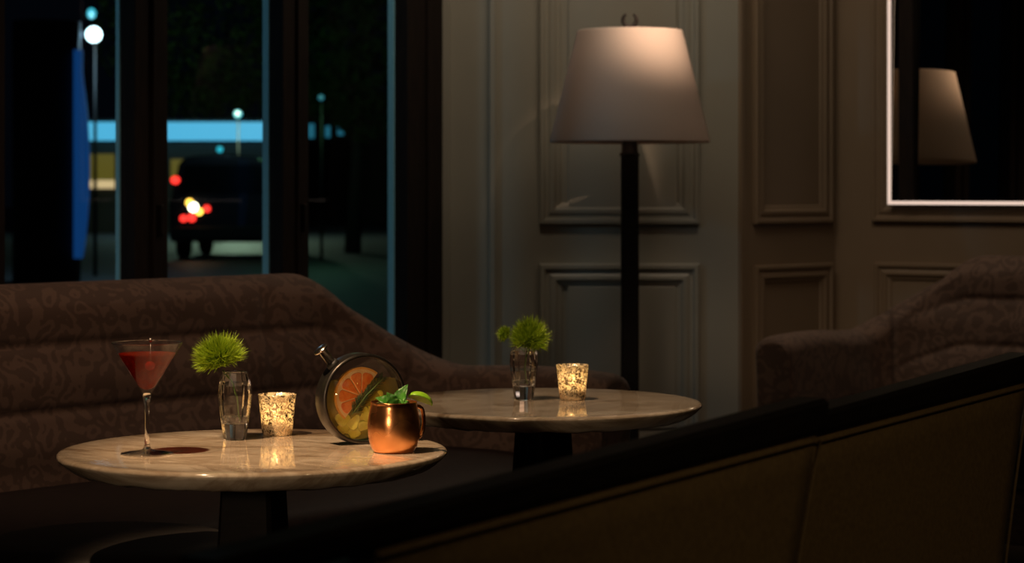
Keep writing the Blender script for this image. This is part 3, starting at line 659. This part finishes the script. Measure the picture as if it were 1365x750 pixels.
# lemon chunks
rnd = random.Random(11)
for i, (dx, dy, dz, s) in enumerate([(-.046,-.024,-.002,.013),(-.033,-.030,.003,.014),(-.031,-.045,.001,.013),(-.016,-.036,.002,.015),(-.014,-.053,.003,.012),(.001,-.026,.001,.015),(.003,-.045,.002,.014),(.018,-.034,.002,.014),(.020,-.012,.000,.014),(.030,.002,.000,.011),(.020,-.051,.001,.012)]):
    k = 3+i % 3; poly = []
    for j in range(k*4):
        a = 2*PI*j/(k*4); rr = s*(.90+.10*math.cos(k*a))*rnd.uniform(.93,1.05); poly.append((rr*math.cos(a), rr*math.sin(a)))
    m = MB(); m.prism(poly, -.004, .004); o = m.build('lemon_chunk', 'lemon', None, bevel=.0022, seg=3)
    o.matrix_world = in_flask(dx, dy, dz, rnd.uniform(0,6)) @ Matrix.Rotation(rnd.uniform(-.35,.35), 4, 'X')
    tag(o, 'yellow citrus chunk at the bottom of the round flask', 'citrus chunk', 'citrus chunks in the round flask')

# ================================================================== COPPER MUG
cm = on_table(525, 602)
root = empty('copper_mug', cm, label='barrel-shaped polished copper mug with a handle, at the right of the near table', cat='mug')
m = MB()
m.lathe([(0,.0008),(.0270,.0008),(.0290,0),(.0310,.0016),(.0350,.0080),(.0390,.0210),(.0402,.0350),(.0398,.0470),(.0378,.0590),(.0356,.0690),(.0352,.0745),(.0357,.0762),(.0350,.0770),(.0342,.0760),(.0344,.069),(.0365,.059),(.0386,.047),(.0390,.035),(.0378,.021),(.0335,.0085),(.028,.0035),(0,.003)], 96)
m.build('body', 'copper', root)
hm = Matrix.Rotation(math.radians(40), 4, 'Z')
hp = [(.0350,0,.066),(.045,0,.0675),(.0540,0,.064),(.0575,0,.052),(.0580,0,.040),(.0560,0,.028),(.0500,0,.0195),(.0370,0,.0175)]
m = MB(); pts = []
for i in range(len(hp)-1):
    for t in (0,.5): pts.append(tuple(Vector(hp[i]).lerp(Vector(hp[i+1]), t)))
pts.append(hp[-1]); m.tube(pts, .0032, 12, hm @ Matrix.Scale(1,4)); m.build('handle', 'copper', root, subsurf=1)
m = MB(); m.lathe([(0,.0036),(.0275,.004),(.033,.0088),(.0374,.021),(.0386,.035),(.0382,.047),(.0361,.059),(.0342,.0665),(0,.0665)], 48); m.build('drink', 'drink', root)
rnd = random.Random(9)
for i, (x, y) in enumerate([(-.018,-.010),(.006,-.018),(.018,.006),(-.006,.014),(-.022,.010)]):
    k = MB(); k.box(-.008,-.008,-.008,.008,.008,.008); o = k.build('ice_cube', 'glass', None, bevel=.003, seg=3)
    o.location = cm+Vector((x,y,.066+rnd.uniform(0,.003))); o.rotation_euler = (rnd.uniform(0,1),rnd.uniform(0,1),rnd.uniform(0,3))
    tag(o, 'clear ice cube floating at the top of the copper mug', 'ice cube', 'ice cubes in the copper mug')
# mint
mt = empty('mint_sprig', cm+Vector((.004,-.012,.070)), label='fresh mint sprig standing out of the copper mug', cat='herb')
mt.scale = (1.3,1.3,1.35)
def leaf(mb, base, d, ln, wd, up, curl=.3):
    d = Vector(d).normalized(); up = Vector(up); up = (up-d*up.dot(d)).normalized(); w_ = d.cross(up); rows = []
    n = 18
    for i in range(n+1):
        t = i/n; hw = wd*math.sin(PI*min(1, t**.75*1.0))**.9*(1+.09*(1 if i % 2 else -1)*(0 < i < n))+.0002
        c = Vector(base)+d*ln*t+up*(-curl*ln*t*t)
        rows.append([tuple(c+w_*hw*s+up*(abs(s)*hw*.35+.0006*math.sin(t*22)*abs(s))) for s in (-1,-.66,-.33,0,.33,.66,1)])
    mb.grid(rows)
for (d, ln, wd, up, b) in [((.35,-.1,1),.027,.0082,(-.5,-1,.2),(.001,0,0)), ((-.9,-.2,.62),.025,.0085,(.3,-.7,.8),(0,0,0)), ((-.45,-.35,.8),.019,.0075,(.1,-1,.2),(0,-.003,0)),
                       ((.15,.3,1),.022,.0072,(-.2,-1,.1),(.004,.003,0)), ((-.95,.3,.15),.024,.0075,(0,-.3,1),(-.002,.002,.001)), ((.5,-.4,.5),.014,.006,(-.2,-.8,.8),(.003,-.003,0))]:
    m = MB(); leaf(m, b, d, ln, wd, up); o = m.build('leaf', 'mint', mt, fix=False); q = o.modifiers.new('solid','SOLIDIFY'); q.thickness = .0004
m = MB(); m.tube([(0,0,-.016),(0,0,.004)], .0012, 8); m.build('stem', 'stem', mt)
# lime wedge
lw = empty('lime_wedge', cm+Vector((.0395,-.002,.077)), label='green lime wedge perched on the right rim of the copper mug', cat='lime')
lw.rotation_euler = (math.radians(12), math.radians(20), math.radians(8))
def wedge(rx, ry, rz2, a0, a1, nm, m_, k0=0):
    # sector of an ellipsoid about the x axis, angles a0..a1 measured in the yz plane
    rows = []
    for i in range(25):
        th = PI*i/24; rows.append([(-rx*math.cos(th), ry*math.sin(th)*math.cos(a0+(a1-a0)*j/14), rz2*math.sin(th)*math.sin(a0+(a1-a0)*j/14)) for j in range(15)])
    mb = MB(); mb.grid(rows); 
    mb.add([r[0] for r in rows]+[(-rx*math.cos(PI*i/24),0,0) for i in range(25)], [(i,i+1,26+i,25+i) for i in range(24)], False)
    mb.add([r[-1] for r in rows]+[(-rx*math.cos(PI*i/24),0,0) for i in range(25)], [(i,i+1,26+i,25+i) for i in range(24)], False)
    return mb.build(nm, m_, lw)
wedge(.0205,.0150,.0150, math.radians(20), math.radians(130), 'rind', 'lime_skin')
wedge(.0190,.0138,.0138, math.radians(17), math.radians(133), 'flesh', 'lime_flesh')

# ================================================================== FLOOR LAMP
LY = 7.40; ls = LY/FPX; lx = (839.5-682.5)*ls
root = empty('floor_lamp', (lx, LY, 0), label='floor lamp with a pale tapered shade on a thick black pole before the panelled wall', cat='lamp')
z_ = lambda py: CH-(py-HZ)*ls
m = MB(); rb, rt = 106.5*ls, 70*ls; zb, ztp = z_(190), z_(41)
m.lathe([(rb,zb),(rb+.001,zb+.004),(rt+.001,ztp-.004),(rt,ztp),(rt-.003,ztp),(rb-.003,zb),(rb,zb)], 96); m.build('lamp_shade', 'linen', root)
m = MB(); m.lathe([(0,0),(.155,0),(.16,.006),(.155,.018),(.06,.032),(.034,.05),(.034,.07),(0,.07)], 64); m.build('base', 'iron', root)
m = MB(); m.box(-.029,-.029,.06,.029,.029,z_(206)); m.build('pole', 'iron', root, bevel=.008, seg=3)
m = MB(); m.lathe([(0,z_(208)),(.033,z_(208)),(.034,z_(205)),(.028,z_(203)),(.026,z_(190)),(.014,z_(180)),(.012,z_(175)),(.012,z_(170)),(0,z_(170))], 32); m.build('neck', 'iron', root)
m = MB(); m.lathe([(0,z_(170)),(.016,z_(168)),(.026,z_(150)),(.022,z_(135)),(0,z_(128))], 24); m.build('bulb', 'wax', root)
m = MB(); m.tube([(.016,0,z_(172)),(.075,0,z_(150)),(.075,0,z_(90)),(.01,0,ztp-.012)], .0025, 8); m.tube([(-.016,0,z_(172)),(-.075,0,z_(150)),(-.075,0,z_(90)),(-.01,0,ztp-.012)], .0025, 8)
for k in range(3):
    a = k*2*PI/3+.3; m.tube([(0,0,ztp-.012),(math.cos(a)*(rt-.002),math.sin(a)*(rt-.002),ztp-.012)], .002, 6)
m.build('harp', 'iron', root)
m = MB(); zc = z_(26.5); rr = 9*ls; m.tube([(rr*math.sin(a), 0, zc-rr*math.cos(a)) for a in [math.radians(-148+296*i/32) for i in range(33)]], [.0038+.004*math.cos(math.radians(-148+296*i/32)*.55) for i in range(33)], 12)
m.tube([(0,0,ztp-.012),(0,0,z_(38)),(0,0,zc-rr)], [.005,.005,.006], 12); m.build('finial', 'iron', root)

# ================================================================== CHAIRS
def make_chair():
    root = empty('club_chair', (0,0,0), cat='chair', group='black-railed chairs seen from behind')
    # local x along the back, +y towards the seat (away from the camera side); near end x=-.15, far end x=.79
    z0, z1, X0, X1 = .834, .876, -.17, .79
    zt_ = lambda x: z0+(z1-z0)*(x-X0)/(X1-X0)
    th_ = lambda x: .023+.015*(x-X0)/(X1-X0)
    m = MB(); rows = []
    for i in range(25):
        x = X0+(X1-X0)*i/24; a, b = zt_(x), zt_(x)-th_(x); rows.append([(x,-.004,b+.003),(x,-.008,b+.008),(x,-.008,a-.005),(x,-.003,a),(x,.028,a),(x,.032,a-.005),(x,.032,b),(x,-.001,b)])
    m.grid(rows, close=True, smooth=False); m.f.append(tuple(range(8))); m.f.append(tuple(24*8+i for i in range(8))); m.sm += [False]*2; m.build('top_rail', 'black_wood', root)
    xr = lambda z: X1-.003-.38*min(z1-z, .26)-.06*max(0, z1-z-.26)
    xl = lambda z: .016
    m = MB(); rows = []; nz = 20
    for i in range(nz+1):
        t = i/nz; row = []
        for j in range(25):
            u = j/24; xx = .016+u*(xr(.84)-.016); ztop = zt_(xx)-th_(xx)-.0005; z = .13+(ztop-.13)*t; x = .016+u*(xr(z)-.016)
            row.append((x, -.003-.004*math.sin(PI*u)*math.sin(PI*t), z))
        rows.append(row)
    m.grid(rows)
    back = [[(p[0], .024, p[2]) for p in r] for r in rows]; m.grid([r[::-1] for r in back])
    for r_ in (0, nz): m.add(rows[r_]+back[r_], [(j, j+1, 26+j, 25+j) for j in range(24)], False)
    for c_ in (0, 24): m.add([r[c_] for r in rows]+[r[c_] for r in back], [(j, j+1, nz+2+j, nz+1+j) for j in range(nz)], False)
    m.build('back_panel', 'olive', root)
    m = MB(); pp = []
    for j in range(25):
        u = j/24; xx = .016+u*(xr(.84)-.016); pp.append((xx, -.0065, zt_(xx)-th_(xx)-.004))
    pp += [(xr(z_q), -.0065, z_q) for z_q in (.80,.7,.6,.45,.3,.14)]
    m.tube(pp, .0022, 6); m.build('piping', 'olive', root)
    m = MB(); m.box(X0+.006,-.004,.0,.0155,.026,zt_(X0)-.024); m.build('near_post', 'black_wood', root, bevel=.003)
    m = MB(); m.box(.06,.030,.30,.55,.56,.44); m.build('seat', 'olive', root, bevel=.03, seg=4)
    m = MB(); m.box(.07,.03,.22,.54,.54,.301); m.build('seat_frame', 'black_wood', root, bevel=.004)
    for (x, y) in ((.10,.06),(.51,.06),(.10,.51),(.51,.51)):
        m = MB(); m.lathe([(0,0),(.013,0),(.022,.23),(0,.23)], 14, Matrix.Translation((x,y,0))); m.build('leg', 'black_wood', root)
    return root
cA = Vector((-.118,1.75,0)); dC = Vector((.448,.65,0)).normalized()
chair = make_chair(); chair.location = cA; chair.rotation_euler.z = math.atan2(dC.y, dC.x)
tag(chair, 'chair with a black top rail and olive-brown back, nearest the camera at bottom centre')
ch2 = copy_tree(chair); ch2.location = cA+Vector((.372,.652,0)); tag(ch2, 'black-railed chair with olive back at the right edge, just beyond the nearest chair')

# ================================================================== OUTSIDE
m = MB(); m.box(-60,-10,-.22,40,140,-.12); tag(m.build('street_ground', 'asphalt'), kind='structure')
def far(px, py, Y): return wp(px, py, Y)
# shop with a glowing fascia
Y = 60; a = far(60,163,Y); b = far(372,187,Y)
sh = empty('shop_front', (a.x, Y, -.12), label='shop front across the street with a glowing cyan fascia band and yellow window', cat='building')
wq = b.x-a.x
m = MB(); m.box(0,.3,0,wq,3,3.05); m.build('facade', 'dark_facade', sh)
m = MB(); m.box(.2,-.35,b.z+.12,wq-.2,.3,a.z+.12); m.build('lit_fascia', 'e_cyan', sh)
for (p0,p1,y0,y1,mt_) in ((118,150,205,240,'e_yellow'),(118,150,240,251,'e_cream'),(226,290,212,240,'e_yellow')):
    q0 = far(p0,y1,Y); q1 = far(p1,y0,Y); m = MB(); m.box(q0.x-a.x,.2,q0.z+.12,q1.x-a.x,.3,q1.z+.12); m.build('shop_window', mt_, sh)
# kiosk column with a blue panel
Y = 29; a = far(6,345,Y); b = far(97,25,Y)
kc = empty('street_column', ((a.x+b.x)/2, Y+.5, -.12), label='broad dark column outside the left window with a curved blue lit edge', cat='column')
hw = (b.x-a.x)/2
m = MB(); m.lathe([(0,0),(hw,0),(hw,b.z+.12),(0,b.z+.12)], 40); m.build('shaft', 'dark_facade', kc)
m = MB(); rows = []
for i in range(20):
    t = i/19; py = 345-280*t; wdt = (8+10*math.sin(PI*min(1,t*1.15))**.8)*Y/FPX; zq = far(0,py,Y).z+.12
    rows.append([(hw-.03,-.30,zq),(hw+wdt*.98,-.30,zq),(hw+wdt*.98,-.22,zq),(hw-.03,-.22,zq)])
m.grid(rows, close=True); m.build('blue_panel', 'e_blue', kc)
# street lamps
def globe_lamp(px, py, Y, r, mt_, label, power, col, more=()):
    p = far(px, py, Y); root = empty('street_lamp', (p.x, Y, -.12), label=label, cat='street lamp')
    H = p.z+.12; m = MB(); m.tube([(0,.10,0),(0,.10,H-.0)], [.03,.018], 10); m.build('post', 'iron', root)
    m = MB(); m.ball((0,0,H), r*Y/FPX, 20); m.build('globe', mt_, root)
    for (dx, dy, r2, m2, sz) in more:
        m = MB(); m.ball((dx*Y/FPX,0,H-dy*Y/FPX), r2*Y/FPX, 18, sc=(1,1,sz)); m.build('side_globe', m2, root)
    if power:
        l = bpy.data.lights.new('street_lamp_light', 'POINT'); l.energy = power; l.color = col; l.shadow_soft_size = .15
        lo = bpy.data.objects.new('street_lamp_light', l); scn.collection.objects.link(lo); lo.parent = root; lo.location = (0,-.4,H+.1)
globe_lamp(125,46,31,10.5,'e_white','bright white globe street lamp with small teal and blue globes, upper left',110,(.5,.8,1.0),((-3,-28,6,'e_teal',1.2),(-19,0,4,'e_blue',1.6)))
globe_lamp(317,152,55,5.5,'e_teal','small cyan street lamp above the glowing cyan fascia',330,(.75,1.0,.62))
globe_lamp(293,199,50,4,'e_teal','tiny cyan street lamp just below the glowing cyan fascia',0,(1,1,1))
globe_lamp(428,130,38,4,'e_dim','dim green-cyan garden lamp among the trees in the right pane',20,(.35,1.0,.45))
# parked vehicle with rear lamps
Y = 38; q = Y/FPX; cx = far(296,0,Y).x
car = empty('parked_car', (cx, Y, -.12), label='dark car seen from behind in the street, its red and amber lamps lit', cat='car')
prof = [(-.88,.30),(-.90,.60),(-.90,.95),(-.86,1.05),(-.74,1.62),(-.62,1.74),(0,1.79),(.62,1.74),(.74,1.62),(.86,1.05),(.90,.95),(.90,.60),(.88,.30)]
m = MB(); m.add([(x,0,z) for x,z in prof]+[(x*1.0,3.2,z*(.98 if z>1.1 else 1)) for x,z in prof]+[(x*.95,4.5,min(z,1.0)) for x,z in prof],
   [tuple(range(13))]+[(13*k+i,13*k+(i+1)%13,13*(k+1)+(i+1)%13,13*(k+1)+i) for k in range(2) for i in range(13)]+[tuple(range(38,25,-1))], False); m.build('body', 'car_paint', car, bevel=.05)
m = MB(); m.add([(-.74,-.012,1.12),(.74,-.012,1.12),(.64,-.012,1.60),(-.64,-.012,1.60),(-.74,.01,1.12),(.74,.01,1.12),(.64,.01,1.60),(-.64,.01,1.60)], [(0,1,2,3),(7,6,5,4),(0,4,5,1),(1,5,6,2),(2,6,7,3),(3,7,4,0)], False); m.build('rear_window', 'car_glass', car)
m = MB(); m.box(-.86,-.10,.36,.86,.02,.56); m.build('bumper', 'tyre', car, bevel=.03)
for sx in (-.76,.76):
    for yy in (.8,3.6):
        m = MB(); m.lathe([(0,-.11),(.26,-.11),(.32,-.08),(.32,.08),(.26,.11),(0,.11)], 28, Matrix.Translation((sx,yy,.32)) @ Matrix.Rotation(PI/2,4,'Y')); m.build('wheel', 'tyre', car)
def clamp_(px, py, r, mt_, nm, sz=1):
    p = far(px, py, Y); m = MB(); m.ball((p.x-cx, -.03, p.z+.12), r*q, 14, sc=(1,.5,sz)); m.build(nm, mt_, car)
clamp_(234,240,6.0,'e_red','tail_lamp',.85); clamp_(258,276,6.2,'e_head','reversing_lamp'); clamp_(253,270,5.0,'e_amber','indicator_lamp'); clamp_(245,291,5.0,'e_red','tail_lamp',.9)
clamp_(276,278,4.6,'e_red','tail_lamp'); clamp_(256,290,5.5,'e_red','tail_lamp'); clamp_(266,282,4.6,'e_amber','indicator_lamp')
# far block with small lit windows
Y = 75; a = far(395,150,Y); b = far(700,250,Y)
bl = empty('far_building', (a.x, Y, -.12), label='dark distant building with a few small cyan windows, in the right pane', cat='building')
m = MB(); m.box(0,0,0,b.x-a.x,6,far(0,120,Y).z+.12); m.build('facade', 'dark_facade', bl)
for (p0,p1,y0,y1) in ((411,419,165,184),(434,440,168,183),(450,458,167,180),(474,480,169,177)):
    q0 = far(p0,y1,Y); q1 = far(p1,y0,Y); m = MB(); m.box(q0.x-a.x,-.05,q0.z+.12,q1.x-a.x,.0,q1.z+.12); m.build('lit_window', 'e_dim', bl)
# trees
def tree(px, Y, H, R, n, label, seed):
    rnd = random.Random(seed); p = far(px, 0, Y); root = empty('street_tree', (p.x, Y, -.12), label=label, cat='tree', group='street trees beyond the windows')
    m = MB(); m.tube([(0,0,0),(.1,0,H*.3),(0,0,H*.55)], [.16,.11,.07], 10)
    for k in range(6):
        a = k*1.05; m.tube([(.05,0,H*.38),(math.cos(a)*R*.5,math.sin(a)*R*.5,H*.68)], [.06,.02], 6)
    m.build('trunk', 'bark', root)
    m = MB()
    for i in range(n):
        d = Vector((rnd.gauss(0,1),rnd.gauss(0,1),rnd.gauss(0,1))).normalized()*rnd.uniform(.45,1)**.5
        k = 1+.25*mnoise.noise(d*2.5+Vector((seed,0,0)))
        c = Vector((d.x*R*k, d.y*R*k, H*.66+d.z*H*.34*k)); u = Vector((rnd.uniform(-1,1),rnd.uniform(-1,1),rnd.uniform(-1,1))).normalized(); w_ = u.orthogonal().normalized(); s = rnd.uniform(.08,.15)
        m.add([c-u*s, c+w_*s*.5, c+u*s, c-w_*s*.5], [(0,1,2,3)], False)
    m.build('crown', 'leaf', root, fix=False)
tree(285, 66, 9.5, 3.4, 6000, 'dark street tree rising above the glowing fascia in the middle pane', 1)
tree(470, 42, 7.2, 1.9, 5000, 'dark leafy street tree lit faintly green in the right pane', 2)
